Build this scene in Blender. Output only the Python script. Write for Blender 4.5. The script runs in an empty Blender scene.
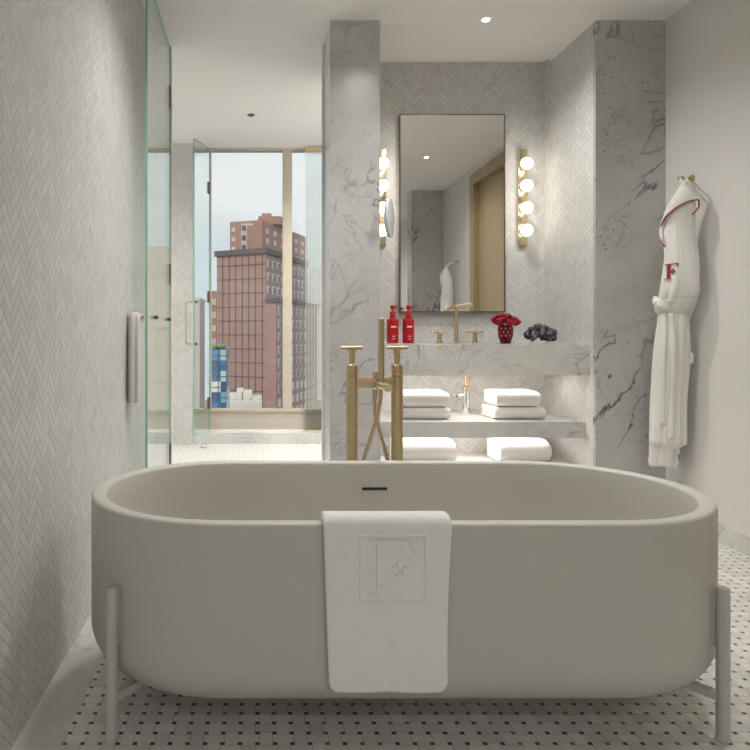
import bpy, bmesh, math, random
from mathutils import Vector, Matrix, noise
from mathutils.bvhtree import BVHTree
random.seed(7)
C = bpy.context.scene.collection
SC = bpy.context.scene
PI = math.pi
F_, VX, VY, H = 660.0, 257.0, 333.0, 0.95
CAM = Vector((0, 0, H))
CEIL = 2.56
def pt(px, py, Y):
    return Vector(((px-VX)*Y/F_, Y, H-(py-VY)*Y/F_))

# ------------------------------------------------------------------ node helpers
class NT:
    def __init__(s, name):
        s.mat = bpy.data.materials.new(name); s.mat.use_nodes = True
        s.t = s.mat.node_tree; s.t.nodes.clear()
        s.out = s.t.nodes.new('ShaderNodeOutputMaterial')
    def n(s, typ, **kw):
        nd = s.t.nodes.new(typ)
        for k, v in kw.items(): setattr(nd, k, v)
        return nd
    def put(s, sock, v):
        if isinstance(v, bpy.types.NodeSocket): s.t.links.new(v, sock)
        elif v is not None: sock.default_value = v
    def m(s, op, a, b=None, c=None):
        nd = s.n('ShaderNodeMath', operation=op)
        for i, v in enumerate((a, b, c)):
            if v is not None: s.put(nd.inputs[i], v)
        return nd.outputs[0]
    def pos(s):
        return s.n('ShaderNodeNewGeometry').outputs['Position']
    def xyz(s, v):
        nd = s.n('ShaderNodeSeparateXYZ'); s.put(nd.inputs[0], v); return nd.outputs
    def comb(s, x, y, z):
        nd = s.n('ShaderNodeCombineXYZ')
        for i, v in enumerate((x, y, z)): s.put(nd.inputs[i], v)
        return nd.outputs[0]
    def mapping(s, v, rot=(0,0,0), scale=(1,1,1), loc=(0,0,0)):
        nd = s.n('ShaderNodeMapping'); s.put(nd.inputs[0], v)
        nd.inputs['Rotation'].default_value = rot; nd.inputs['Scale'].default_value = scale; nd.inputs['Location'].default_value = loc
        return nd.outputs[0]
    def noise(s, v, scale=5, detail=4, rough=.55, dist=0, out=0):
        nd = s.n('ShaderNodeTexNoise'); s.put(nd.inputs['Vector'], v)
        nd.inputs['Scale'].default_value = scale; nd.inputs['Detail'].default_value = detail
        nd.inputs['Roughness'].default_value = rough; nd.inputs['Distortion'].default_value = dist
        return nd.outputs[out]
    def ramp(s, f, stops):
        nd = s.n('ShaderNodeValToRGB'); s.put(nd.inputs[0], f)
        e = nd.color_ramp.elements
        while len(e) < len(stops): e.new(.5)
        for i, (p, c) in enumerate(stops):
            e[i].position = p; e[i].color = (c, c, c, 1) if isinstance(c, (int, float)) else (*c, 1)
        return nd.outputs[0]
    def sstep(s, f, a, b, lo=0.0, hi=1.0):
        nd = s.n('ShaderNodeMapRange', interpolation_type='SMOOTHSTEP'); s.put(nd.inputs[0], f)
        nd.inputs[1].default_value = a; nd.inputs[2].default_value = b; nd.inputs[3].default_value = lo; nd.inputs[4].default_value = hi
        return nd.outputs[0]
    def mix(s, f, a, b, blend='MIX'):
        nd = s.n('ShaderNodeMix', data_type='RGBA', blend_type=blend)
        s.put(nd.inputs[0], f)
        for i, v in ((6, a), (7, b)):
            s.put(nd.inputs[i], (*v, 1) if isinstance(v, tuple) and len(v) == 3 else v)
        return nd.outputs[2]
    def bump(s, h, strength=.3, dist=.01):
        nd = s.n('ShaderNodeBump'); s.put(nd.inputs['Height'], h)
        nd.inputs['Strength'].default_value = strength; nd.inputs['Distance'].default_value = dist
        return nd.outputs[0]
    def bsdf(s, color, rough=.5, metal=0, normal=None, spec=None, **kw):
        b = s.n('ShaderNodeBsdfPrincipled')
        s.put(b.inputs['Base Color'], (*color, 1) if isinstance(color, tuple) and len(color) == 3 else color)
        s.put(b.inputs['Roughness'], rough); s.put(b.inputs['Metallic'], metal)
        if spec is not None: s.put(b.inputs['Specular IOR Level'], spec)
        if normal is not None: s.put(b.inputs['Normal'], normal)
        for k, v in kw.items(): s.put(b.inputs[k.replace('_', ' ')], v)
        s.t.links.new(b.outputs[0], s.out.inputs[0]); return s.mat

def plain(name, col, rough=.5, metal=0, var=.06, scale=18, bump=0, **kw):
    """one colour with a little procedural variation"""
    g = NT(name); f = g.noise(g.pos(), scale, 3)
    lo = tuple(max(0, c*(1-var)) for c in col); hi = tuple(min(1, c*(1+var)) for c in col)
    nrm = g.bump(g.noise(g.pos(), bump, 3), .35, .004) if bump else None
    return g.bsdf(g.mix(f, lo, hi), rough, metal, nrm, **kw)

def emit(name, col, strength):
    g = NT(name); e = g.n('ShaderNodeEmission'); e.inputs[0].default_value = (*col, 1); e.inputs[1].default_value = strength
    g.t.links.new(e.outputs[0], g.out.inputs[0]); return g.mat

def clear_glass(name, tint):
    g = NT(name); geo = g.n('ShaderNodeNewGeometry')
    d = g.n('ShaderNodeVectorMath', operation='DOT_PRODUCT')
    g.t.links.new(geo.outputs['Incoming'], d.inputs[0]); g.t.links.new(geo.outputs['Normal'], d.inputs[1])
    c = g.m('ABSOLUTE', d.outputs['Value'])
    f = g.m('MULTIPLY_ADD', g.m('POWER', g.m('SUBTRACT', 1.0, c), 5.0), .96, .04)
    tr = g.n('ShaderNodeBsdfTransparent'); tr.inputs[0].default_value = (*tint, 1)
    gl = g.n('ShaderNodeBsdfGlossy'); gl.inputs['Roughness'].default_value = 0.0; gl.inputs[0].default_value = (.95, .97, .96, 1)
    mx = g.n('ShaderNodeMixShader'); g.t.links.new(f, mx.inputs[0]); g.t.links.new(tr.outputs[0], mx.inputs[1]); g.t.links.new(gl.outputs[0], mx.inputs[2])
    g.t.links.new(mx.outputs[0], g.out.inputs[0]); return g.mat

def marble_color(g, v, base, dark, vein_amt=1.0, spots=True, rich=0.0):
    cl = g.noise(v, 2.2, 6, .6, .6)
    col = g.mix(g.sstep(cl, .35, .72), tuple(c*1.04 for c in base), tuple(c*.86 for c in base))
    fine = g.noise(v, 38, 5, .7, .4)
    col = g.mix(g.sstep(fine, .5, .78, 0, .35), col, tuple(c*.72 for c in base))
    dv = g.mapping(g.mapping(v, rot=(0, .85, .5)), scale=(.45, 1.5, 1.5))
    r1 = g.m('ABSOLUTE', g.m('SUBTRACT', g.noise(dv, 1.55, 5, .55, .9), .5))
    m1 = g.sstep(g.noise(v, 1.7, 3), .46-rich, .62-rich)
    l1 = g.m('MULTIPLY', g.sstep(r1, 0, .016, 1, 0), m1)
    r2 = g.m('ABSOLUTE', g.m('SUBTRACT', g.noise(v, 3.4, 6, .62, 1.6), .5))
    m2 = g.sstep(g.noise(v, 2.6, 2), .48, .66)
    l2 = g.m('MULTIPLY', g.sstep(r2, 0, .02, .65, 0), m2)
    ln = g.m('MAXIMUM', l1, l2)
    wv = g.n('ShaderNodeVectorMath', operation='MULTIPLY_ADD'); g.put(wv.inputs[0], g.noise(v, 5, 3, .6, 0, 1)); wv.inputs[1].default_value = (.35, .35, .35); g.put(wv.inputs[2], v)
    ve = g.n('ShaderNodeTexVoronoi', feature='DISTANCE_TO_EDGE'); g.put(ve.inputs['Vector'], g.mapping(wv.outputs[0], rot=(.4, .8, .2))); ve.inputs['Scale'].default_value = 4.2
    l3 = g.m('MULTIPLY', g.sstep(ve.outputs['Distance'], 0, .018, .42, 0), g.sstep(g.noise(v, 3.1, 4), .47, .66))
    ln = g.m('MAXIMUM', ln, l3)
    if spots:
        vo = g.n('ShaderNodeTexVoronoi'); g.put(vo.inputs['Vector'], g.mapping(v, rot=(.5, .4, .6))); vo.inputs['Scale'].default_value = 24
        sp = g.sstep(g.m('ADD', vo.outputs['Distance'], g.m('MULTIPLY', g.noise(v, 60, 2), .2)), .14, .30, 1, 0)
        ms = g.sstep(g.noise(v, 6, 3), .52-2.2*rich, .63-2.2*rich)
        ln = g.m('MAXIMUM', ln, g.m('MULTIPLY', sp, g.m('MULTIPLY', ms, .85)))
    return g.mix(g.m('MULTIPLY', ln, vein_amt), col, dark)

def marble(name, base=(.60, .595, .57), dark=(.13, .13, .135), rough=.22, vein=1.0, spots=True, seed=0.0, rich=0.0):
    g = NT(name); v = g.mapping(g.pos(), loc=(seed, seed*1.7, seed*.6))
    return g.bsdf(marble_color(g, v, base, dark, vein, spots, rich), rough)

def herringbone(name, axes, base=(.68, .67, .65), W=.0255, n=3, grout=(.46, .455, .435), rough=.5, ph=(0, 0)):
    g = NT(name); p = g.pos(); X = g.xyz(p)
    a = g.m('ADD', X[axes[0]], ph[0]); b = g.m('ADD', X[axes[1]], ph[1])
    s2 = 1/(math.sqrt(2)*W)
    x = g.m('MULTIPLY', g.m('ADD', a, b), s2); y = g.m('MULTIPLY', g.m('SUBTRACT', b, a), s2)
    i = g.m('FLOOR', x); j = g.m('FLOOR', y); fx = g.m('FRACT', x); fy = g.m('FRACT', y)
    k = g.m('FLOORED_MODULO', g.m('SUBTRACT', i, j), 2.0*n)
    h = g.m('LESS_THAN', k, n-.5); nh = g.m('SUBTRACT', 1.0, h)
    rk = g.m('SUBTRACT', 2.0*n-1, k)
    def sel(A, B): return g.m('ADD', g.m('MULTIPLY', h, A), g.m('MULTIPLY', nh, B))
    lg = sel(g.m('ADD', k, fx), g.m('ADD', rk, fy)); sh = sel(fy, fx)
    d = g.m('MINIMUM', g.m('MINIMUM', lg, g.m('SUBTRACT', float(n), lg)), g.m('MINIMUM', sh, g.m('SUBTRACT', 1.0, sh)))
    wn = g.n('ShaderNodeTexWhiteNoise'); g.put(wn.inputs['Vector'], g.comb(sel(g.m('SUBTRACT', i, k), i), sel(j, g.m('SUBTRACT', j, rk)), h))
    r = wn.outputs['Value']
    tv = g.n('ShaderNodeVectorMath', operation='ADD'); g.put(tv.inputs[0], p)
    sc = g.n('ShaderNodeVectorMath', operation='SCALE'); g.put(sc.inputs[0], wn.outputs['Color']); sc.inputs['Scale'].default_value = 3.0
    g.put(tv.inputs[1], sc.outputs[0])
    tile = g.mix(r, tuple(c*.92 for c in base), tuple(c*1.05 for c in base))
    cl = g.noise(tv.outputs[0], 9, 5, .6, .8)
    tile = g.mix(g.sstep(cl, .52, .75, 0, .5), tile, tuple(c*.66 for c in base))
    sp = g.m('MULTIPLY', g.sstep(g.noise(p, 45, 2), .72, .8), g.sstep(g.noise(p, 4, 2), .5, .62))
    tile = g.mix(g.m('MULTIPLY', sp, .6), tile, (.16, .16, .16))
    e = g.sstep(d, .015, .055)
    return g.bsdf(g.mix(e, grout, tile), rough, normal=g.bump(g.sstep(d, .0, .10), .35, .003))

def basketweave(name, p=.0405, x0=-.3228, y0=1.527, hs=.125):
    g = NT(name); P = g.pos(); X = g.xyz(P)
    x = g.m('DIVIDE', g.m('SUBTRACT', X[0], x0), p); y = g.m('DIVIDE', g.m('SUBTRACT', X[1], y0), p)
    i = g.m('FLOOR', x); j = g.m('FLOOR', y); fx = g.m('FRACT', x); fy = g.m('FRACT', y)
    dx = g.m('MINIMUM', fx, g.m('SUBTRACT', 1.0, fx)); dy = g.m('MINIMUM', fy, g.m('SUBTRACT', 1.0, fy))
    odd = g.m('FLOORED_MODULO', g.m('ADD', i, j), 2.0); ev = g.m('SUBTRACT', 1.0, odd)
    ax = g.m('ABSOLUTE', g.m('SUBTRACT', dx, hs)); ay = g.m('ABSOLUTE', g.m('SUBTRACT', dy, hs))
    mx = g.m('MAXIMUM', dx, dy)
    dot = g.sstep(mx, hs-.012, hs+.012, 1, 0)
    dl = g.m('ADD', g.m('MULTIPLY', ev, ax), g.m('MULTIPLY', odd, ay))
    dl = g.m('MINIMUM', dl, g.m('ABSOLUTE', g.m('SUBTRACT', mx, hs)))
    line = g.sstep(dl, .008, .035, 1, 0)
    wn = g.n('ShaderNodeTexWhiteNoise'); g.put(wn.inputs['Vector'], g.comb(i, j, 0.0))
    tile = g.mix(wn.outputs['Value'], (.60, .59, .565), (.76, .75, .72))
    cl = g.noise(P, 7, 5, .6, .7)
    tile = g.mix(g.sstep(cl, .5, .75, 0, .45), tile, (.46, .455, .44))
    col = g.mix(g.m('MULTIPLY', line, .75), tile, (.36, .355, .34))
    wd = g.n('ShaderNodeTexWhiteNoise'); g.put(wd.inputs['Vector'], g.comb(g.m('FLOOR', g.m('ADD', x, .5)), g.m('FLOOR', g.m('ADD', y, .5)), 3.0))
    dcol = g.mix(g.sstep(wd.outputs['Value'], .62, 1.0), (.022, .02, .018), (.17, .15, .13))
    return g.bsdf(g.mix(dot, col, dcol), .32)

def grid_tile(name, p, base, grout, rough=.3):
    g = NT(name); X = g.xyz(g.pos())
    ds = [g.m('ABSOLUTE', g.m('SUBTRACT', g.m('FRACT', g.m('DIVIDE', X[a], p)), .5)) for a in (0, 1)]
    e = g.sstep(g.m('MAXIMUM', *ds), .45, .48)
    c = g.mix(g.noise(g.pos(), 6, 4), tuple(v*.93 for v in base), base)
    return g.bsdf(g.mix(e, c, grout), rough)

def brick(name, c1, c2, mortar, scale=1.0):
    g = NT(name); X = g.xyz(g.pos())
    b = g.n('ShaderNodeTexBrick'); g.put(b.inputs['Vector'], g.comb(g.m('ADD', X[0], g.m('MULTIPLY', X[1], .8)), X[2], 0.0))
    b.inputs['Color1'].default_value = (*c1, 1); b.inputs['Color2'].default_value = (*c2, 1); b.inputs['Mortar'].default_value = (*mortar, 1)
    b.inputs['Scale'].default_value = scale; b.inputs['Mortar Size'].default_value = .012
    f = g.noise(g.pos(), .15, 3)
    return g.bsdf(g.mix(g.sstep(f, .3, .7, 0, .3), b.outputs['Color'], tuple(c*.8 for c in c1)), .85)

def wood(name, c1, c2):
    g = NT(name); v = g.mapping(g.pos(), scale=(9, 9, .6))
    f = g.noise(v, 3.2, 5, .6, .8); f2 = g.noise(g.mapping(g.pos(), scale=(60, 60, 1.5)), 3, 3)
    return g.bsdf(g.mix(g.m('MULTIPLY', g.m('ADD', f, f2), .5), c1, c2), .42)

def terry(name, col):
    g = NT(name); f = g.noise(g.pos(), 420, 2); f2 = g.noise(g.pos(), 25, 3)
    h = g.m('ADD', f, g.m('MULTIPLY', f2, .6))
    return g.bsdf(g.mix(f2, tuple(c*.95 for c in col), col), .95, normal=g.bump(h, .35, .004), spec=.1, Sheen_Weight=.25)

M = {}
M['tile_yz'] = herringbone('herringbone marble tile on side walls', (1, 2), grout=(.33, .325, .31))
M['tile_xz'] = herringbone('herringbone marble tile on cross walls', (0, 2), ph=(.02, .01))
M['slab'] = marble('veined marble slab', base=(.57, .56, .55), seed=3.1, vein=.72)
M['slab2'] = marble('veined marble slab with dark fissures', base=(.53, .525, .505), dark=(.14, .14, .145), seed=8.4, rich=.03)
M['counter'] = marble('pale counter marble', base=(.66, .655, .635), dark=(.2, .2, .21), vein=.75, spots=False, seed=1.3)
M['border'] = marble('pale marble border', base=(.66, .65, .62), dark=(.3, .3, .3), vein=.5, spots=True, seed=5.2)
M['floor'] = basketweave('basketweave marble mosaic with black dots')
M['wetfloor'] = grid_tile('small pale floor mosaic', .048, (.78, .765, .735), (.55, .54, .52))
M['paint'] = plain('warm white wall paint', (.70, .685, .66), .75, var=.015, scale=3)
M['ceil'] = plain('white ceiling paint', (.89, .875, .855), .85, var=.01, scale=2)
M['tub'] = plain('matt solid surface', (.57, .559, .513), .38, var=.015, scale=6)
M['tubleg'] = plain('matt painted metal', (.56, .55, .51), .42, var=.02)
M['brass'] = plain('brushed pale brass', (.62, .49, .31), .38, 1.0, var=.05, scale=60)
M['brass_lt'] = plain('polished brass', (.78, .67, .43), .25, 1.0, var=.04, scale=40)
M['bronze'] = plain('dark bronze', (.16, .11, .07), .35, .8, var=.1)
M['chrome'] = plain('polished chrome', (.86, .87, .88), .08, 1.0, var=.02)
M['mirror'] = plain('mirror silver', (.93, .94, .93), .015, 1.0, var=.0)
M['terry'] = terry('white terry cloth', (.93, .925, .91))
M['robe'] = terry('white robe cloth', (.82, .81, .78))
M['redtrim'] = plain('dark red cord', (.33, .015, .03), .7, var=.1)
M['red'] = plain('glossy red plastic', (.47, .010, .016), .28, var=.06)
M['white'] = plain('white print', (.85, .78, .75), .5, var=.02)
M['petal'] = plain('red petals', (.34, .003, .018), .55, var=.35, scale=70)
M['stem'] = plain('green stem', (.07, .16, .04), .6, var=.2)
M['vase'] = plain('dark red cut glass', (.10, .006, .012), .08, var=.3, scale=60)
M['vase_cut'] = plain('bright red cut facet', (.62, .05, .06), .15, var=.2, scale=60)
M['glass'] = clear_glass('clear glass', (.955, .98, .968))
M['winglass'] = clear_glass('window glass', (.97, .98, .975))
M['glass_edge'] = plain('green glass edge', (.24, .55, .44), .15, var=.1)
g = NT('reeded glass'); 
b = g.n('ShaderNodeBsdfGlass'); b.inputs['IOR'].default_value = 1.38; b.inputs['Roughness'].default_value = .04; b.inputs[0].default_value = (.97, .99, .98, 1)
tr = g.n('ShaderNodeBsdfTransparent'); tr.inputs[0].default_value = (.93, .95, .94, 1); mx = g.n('ShaderNodeMixShader'); mx.inputs[0].default_value = .4; g.t.links.new(tr.outputs[0], mx.inputs[1]); g.t.links.new(b.outputs[0], mx.inputs[2]); g.t.links.new(mx.outputs[0], g.out.inputs[0]); M['reeded'] = g.mat
M['winframe'] = plain('bronze window frame', (.53, .47, .385), .45, .15, var=.04)
M['panel'] = plain('beige window panel', (.50, .455, .385), .5, var=.03)
M['wood'] = wood('pale oak', (.35, .265, .16), (.48, .375, .24))
M['gap'] = plain('dark gap', (.05, .04, .03), .8)
M['lamp'] = emit('warm glowing globe', (1.0, .92, .77), 6.5)
M['led'] = emit('warm white light strip', (1.0, .91, .84), 10.5)
M['lens'] = emit('downlight lens', (1.0, .9, .78), 9.0)
M['dark'] = plain('black opening', (.015, .013, .012), .6)
g = NT('amethyst'); f = g.noise(g.pos(), 42, 4, .6)
M['geode'] = g.bsdf(g.ramp(f, [(.30, (.012, .008, .02)), (.5, (.05, .04, .06)), (.62, (.17, .15, .17)), (.74, (.52, .49, .48))]), .22, normal=g.bump(g.noise(g.pos(), 60, 3), .6, .01))
M['brick'] = brick('red brown brick', (.44, .27, .235), (.41, .245, .21), (.40, .27, .24), .8)  # distance haze put into the brick colours, lifted towards pink
M['brick2'] = brick('pale red brick', (.46, .26, .21), (.41, .23, .185), (.45, .32, .28), .8)
M['citygrid'] = plain('dark facade joints', (.16, .13, .13), .8)
M['citywin'] = plain('pale window', (.62, .57, .54), .4, var=.2, scale=.8)
M['citywind'] = plain('dark window pane', (.16, .14, .15), .3, var=.3, scale=.5)
M['cornice'] = plain('grey cornice', (.13, .115, .115), .7)
M['roof'] = plain('pale roof', (.72, .68, .62), .8, var=.08, scale=.3)
g = NT('blue curtain wall'); X = g.xyz(g.pos())
def cell(s, p): return g.m('FLOOR', g.m('DIVIDE', s, p))
wn = g.n('ShaderNodeTexWhiteNoise'); g.put(wn.inputs['Vector'], g.comb(cell(g.m('ADD', X[0], X[1]), 1.5), cell(X[2], 1.6), 0.0))
M['bluewall'] = g.bsdf(g.ramp(wn.outputs['Value'], [(.25, (.02, .09, .22)), (.55, (.05, .22, .42)), (.75, (.16, .42, .58)), (.86, (.72, .76, .62))]), .25)
M['beige'] = plain('beige facade', (.72, .62, .52), .8, var=.06, scale=.1)
M['green'] = plain('roof planting', (.22, .30, .14), .9, var=.3, scale=1.0)
M['street'] = plain('asphalt', (.2, .2, .2), .9)

# ------------------------------------------------------------------ geometry helpers
def box(bm, x0, x1, y0, y1, z0, z1, bev=0, seg=2):
    r = bmesh.ops.create_cube(bm, size=1)
    vs = r['verts']
    for v in vs:
        v.co = Vector(((x0+x1)/2+v.co.x*(x1-x0), (y0+y1)/2+v.co.y*(y1-y0), (z0+z1)/2+v.co.z*(z1-z0)))
    if bev:
        es = list({e for v in vs for e in v.link_edges})
        bmesh.ops.bevel(bm, geom=es, offset=bev, segments=seg, profile=.5, affect='EDGES')
def loft(bm, rings, cap=True, closed=True):
    vr = [[bm.verts.new(p) for p in r] for r in rings]
    n = len(vr[0])
    for a, b in zip(vr, vr[1:]):
        for i in range(n if closed else n-1):
            bm.faces.new((a[i], a[(i+1) % n], b[(i+1) % n], b[i]))
    if cap and closed:
        bm.faces.new(list(reversed(vr[0]))); bm.faces.new(vr[-1])
    return vr
def lathe(bm, prof, c, n=24, axis=(0, 0, 1)):
    """prof: (radius, height) pairs from base to top along axis at c"""
    ax = Vector(axis).normalized(); q = Vector((0, 0, 1)).rotation_difference(ax); c = Vector(c)
    rings = []
    for r, z in prof:
        r = max(r, 1e-4)
        rings.append([c+q @ Vector((r*math.cos(2*PI*i/n), r*math.sin(2*PI*i/n), z)) for i in range(n)])
    loft(bm, rings)
def cyl(bm, a, b, r, n=20, r2=None, bev=0):
    a, b = Vector(a), Vector(b); L = (b-a).length; r2 = r if r2 is None else r2
    prof = [(r, 0), (r2, L)] if not bev else [(r-bev, 0), (r, bev), (r2, L-bev), (r2-bev, L)]
    lathe(bm, prof, a, n, b-a)
def smooth_path(pts, k=8):
    pts = [Vector(p) for p in pts]; out = []
    P = [pts[0]*2-pts[1]]+pts+[pts[-1]*2-pts[-2]]
    for i in range(1, len(P)-2):
        for s in range(k):
            t = s/k; p0, p1, p2, p3 = P[i-1:i+3]
            out.append(.5*((2*p1)+(p2-p0)*t+(2*p0-5*p1+4*p2-p3)*t*t+(3*p1-p0-3*p2+p3)*t**3))
    out.append(pts[-1]); return out
def tube(bm, pts, r, n=10):
    rings = []; up = None
    for i, p in enumerate(pts):
        d = (pts[min(i+1, len(pts)-1)]-pts[max(i-1, 0)]).normalized()
        if up is None: up = d.orthogonal().normalized()
        up = (up-d*up.dot(d)).normalized(); s = d.cross(up)
        rr = r(i/(len(pts)-1)) if callable(r) else r
        rings.append([p+(up*math.cos(2*PI*k/n)+s*math.sin(2*PI*k/n))*rr for k in range(n)])
    loft(bm, rings)
def sphere(bm, c, r, u=24, v=16, sc=(1, 1, 1)):
    m = Matrix.Translation(Vector(c)) @ Matrix.Diagonal((*sc, 1))
    bmesh.ops.create_uvsphere(bm, u_segments=u, v_segments=v, radius=r, matrix=m)
def prism(bm, poly, o, eu, ev, en, t):
    a = [o+eu*u+ev*v for u, v in poly]
    va = [bm.verts.new(p) for p in a]; vb = [bm.verts.new(p+en*t) for p in a]
    n = len(poly)
    bm.faces.new(list(reversed(va))); bm.faces.new(vb)
    for i in range(n): bm.faces.new((va[i], va[(i+1) % n], vb[(i+1) % n], vb[i]))

def obj(name, bm, mat, parent=None, smooth=True, angle=40, bevel=0, label=None):
    bmesh.ops.recalc_face_normals(bm, faces=bm.faces[:])
    me = bpy.data.meshes.new(name); bm.to_mesh(me); bm.free()
    if smooth:
        for p in me.polygons: p.use_smooth = True
        me.set_sharp_from_angle(angle=math.radians(angle))
    me.materials.append(mat if not isinstance(mat, str) else M[mat])
    o = bpy.data.objects.new(name, me); C.objects.link(o)
    if bevel:
        md = o.modifiers.new('bevel', 'BEVEL'); md.width = bevel; md.segments = 2; md.limit_method = 'ANGLE'
    if parent is not None:
        o.parent = parent
        q = parent; loc = Vector((0, 0, 0))
        while q is not None: loc += q.location; q = q.parent
        o.location = -loc
    if label: o['label'] = label
    return o
def tag(o, label, cat, group=None):
    o['label'] = label; o['category'] = cat
    if group: o['group'] = group
    return o
def thing(name, label, cat, loc, group=None):
    o = bpy.data.objects.new(name, None); C.objects.link(o); o.location = loc; o.empty_display_size = .05
    return tag(o, label, cat, group)
def B(): return bmesh.new()
def bx(name, mat, *a, parent=None, bev=0, label=None):
    bm = B(); box(bm, *a, bev=bev); return obj(name, bm, mat, parent, smooth=bool(bev), label=label)
def struct(o): o['kind'] = 'structure'; return o
def dup(root, loc, label, group=None):
    r = root.copy(); C.objects.link(r); r.location = loc; r['label'] = label
    if group: r['group'] = group
    for ch in list(root.children):
        c = ch.copy(); C.objects.link(c); c.parent = r
        for gch in list(ch.children):
            d = gch.copy(); C.objects.link(d); d.parent = c
    return r

# ------------------------------------------------------------------ the setting
XL, XR = -.56, 2.105            # left and right wall faces
Y0 = -1.9                       # wall behind the viewpoint
YP, YG = 3.40, 3.72             # pillar fronts, glass line
NX0, NX1, YN = .634, 1.744, 4.01  # vanity niche
YW = 5.75                       # window
struct(bx('floor', 'floor', XL-.1, XR+.1, Y0-.1, YG, -.1, 0))
struct(bx('floor_shower', 'wetfloor', -1.6, 1.4, YG, YW+.1, -.1, 0))
struct(bx('trim_1', 'border', XL, XL+.105, Y0, YG-.02, 0, .002))
bm = B()
zc = CEIL+.12
box(bm, -1.6, 2.3, Y0-.1, 3.89, CEIL, zc)
box(bm, -1.6, NX0, 3.89, YW+.15, CEIL, zc)
box(bm, XR, 2.3, 3.89, YW+.15, CEIL, zc); box(bm, NX1, XR, YN+.14, YW+.15, CEIL, zc); box(bm, NX1, XR, 3.89, YN+.14, CEIL+.035, zc)
box(bm, NX0, NX1, YN+.14, YW+.15, CEIL, zc); box(bm, NX0, NX1, YN, YN+.14, CEIL+.035, zc)
box(bm, NX0, NX1, 3.89, YN, CEIL+.035, zc)
struct(obj('ceiling', bm, 'ceil', smooth=False))
struct(bx('wall_left', 'tile_yz', XL-.14, XL, Y0, YG, 0, CEIL))
struct(bx('trim_2', 'ceil', XL, -.478, YG-.018, YG, .002, CEIL))          # jamb of the glass door
struct(bx('trim_3', 'ceil', .364, .376, YG-.02, YG, 0, CEIL))             # channel on the marble pillar
struct(bx('wall_front', 'paint', XL-.14, XR+.1, Y0-.1, Y0, 0, CEIL))
DY0, DY1, DZ = 1.46, 2.52, 2.50                                           # oak door in the right wall
bm = B()
box(bm, XR, XR+.14, Y0, DY0, 0, CEIL); box(bm, XR, XR+.14, DY1, YP+.7, 0, CEIL); box(bm, XR, XR+.14, DY0, DY1, DZ, CEIL)
struct(obj('wall_right', bm, 'paint', smooth=False))
d = thing('door_1', 'pale oak door in its oak frame', 'door', (XR, (DY0+DY1)/2, 0)); d['kind'] = 'structure'
del d['category']; del d['label']
bm = B(); fw = .11
box(bm, XR-.012, XR+.10, DY0, DY0+fw, 0, DZ); box(bm, XR-.012, XR+.10, DY1-fw, DY1, 0, DZ); box(bm, XR-.012, XR+.10, DY0+fw, DY1-fw, DZ-fw, DZ)
obj('door_frame', bm, 'wood', d, smooth=False, bevel=.002)
bx('door_leaf', 'wood', XR+.045, XR+.09, DY0+fw+.004, DY1-fw-.004, .01, DZ-fw-.004, parent=d)
bx('door_gap', 'gap', XR+.092, XR+.099, DY0+fw, DY1-fw, 0, DZ-fw, parent=d)
for nm, a, b in (('baseboard_right', DY1, YP), ('baseboard_right_front', .52, DY0)):
    struct(bx(nm, 'border', XR-.014, XR, a, b, 0, .087))
# pillars and the niche
struct(bx('wall_pillar_left', 'slab', .376, NX0, YP, YG, 0, CEIL))
struct(bx('wall_niche_left', 'tile_yz', .46, NX0, YG, YN+.14, 0, CEIL))
struct(bx('wall_pillar_right', 'slab2', NX1, XR, YP, YP+.025, 0, CEIL))
struct(bx('wall_niche_right', 'tile_yz', NX1, XR, YP+.025, YN+.14, 0, CEIL+.035))
struct(bx('wall_niche_back', 'tile_xz', NX0, NX1, YN, YN+.14, 0, CEIL+.035))
struct(bx('wall_pillar_reflected', 'slab2', 1.745, XR, .30, .50, 0, CEIL))
# shower room beyond the glass line
struct(bx('wall_shower_front', 'tile_xz', -1.6, XL-.14, YG-.14, YG, 0, CEIL))
struct(bx('wall_shower_left', 'tile_yz', -1.6, -1.46, YG, YW+.1, 0, CEIL))
struct(bx('wall_shower_end', 'tile_xz', -1.46, -.555, 5.60, YW+.1, 0, CEIL))
struct(bx('wall_shower_right', 'tile_yz', 1.26, 1.4, YN+.14, YW+.1, 0, CEIL))
struct(bx('trim_4', 'counter', -.555, 1.26, 5.65, YW+.1, 0, .094))        # marble curb below the window

# window
w = bpy.data.objects.new('window_1', None); C.objects.link(w); w.location = (.3, YW, .094); w['kind'] = 'structure'
bx('sill_panel', 'panel', -.555, 1.26, YW, YW+.08, .094, .268, parent=w)
bx('sill_rail', 'winframe', -.555, 1.26, YW-.015, YW+.06, .268, .290, parent=w)
bx('head_rail', 'winframe', -.555, 1.26, YW-.01, YW+.08, CEIL-.018, CEIL, parent=w)
bx('bottom_rail', 'ceil', -.555, 1.26, YW-.02, YW, .094, .108, parent=w)
for x0, x1 in ((.225, .305), (-.414, -.402), (.93, .99)):
    bx('mullion', 'winframe', x0, x1, YW-.01, YW+.09, .29, CEIL-.018, parent=w)
for x0, x1 in ((-.555, -.414), (-.402, .225), (.305, .93), (.99, 1.26)):
    bx('pane', 'winglass', x0, x1, YW+.03, YW+.036, .29, CEIL-.018, parent=w)

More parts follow.
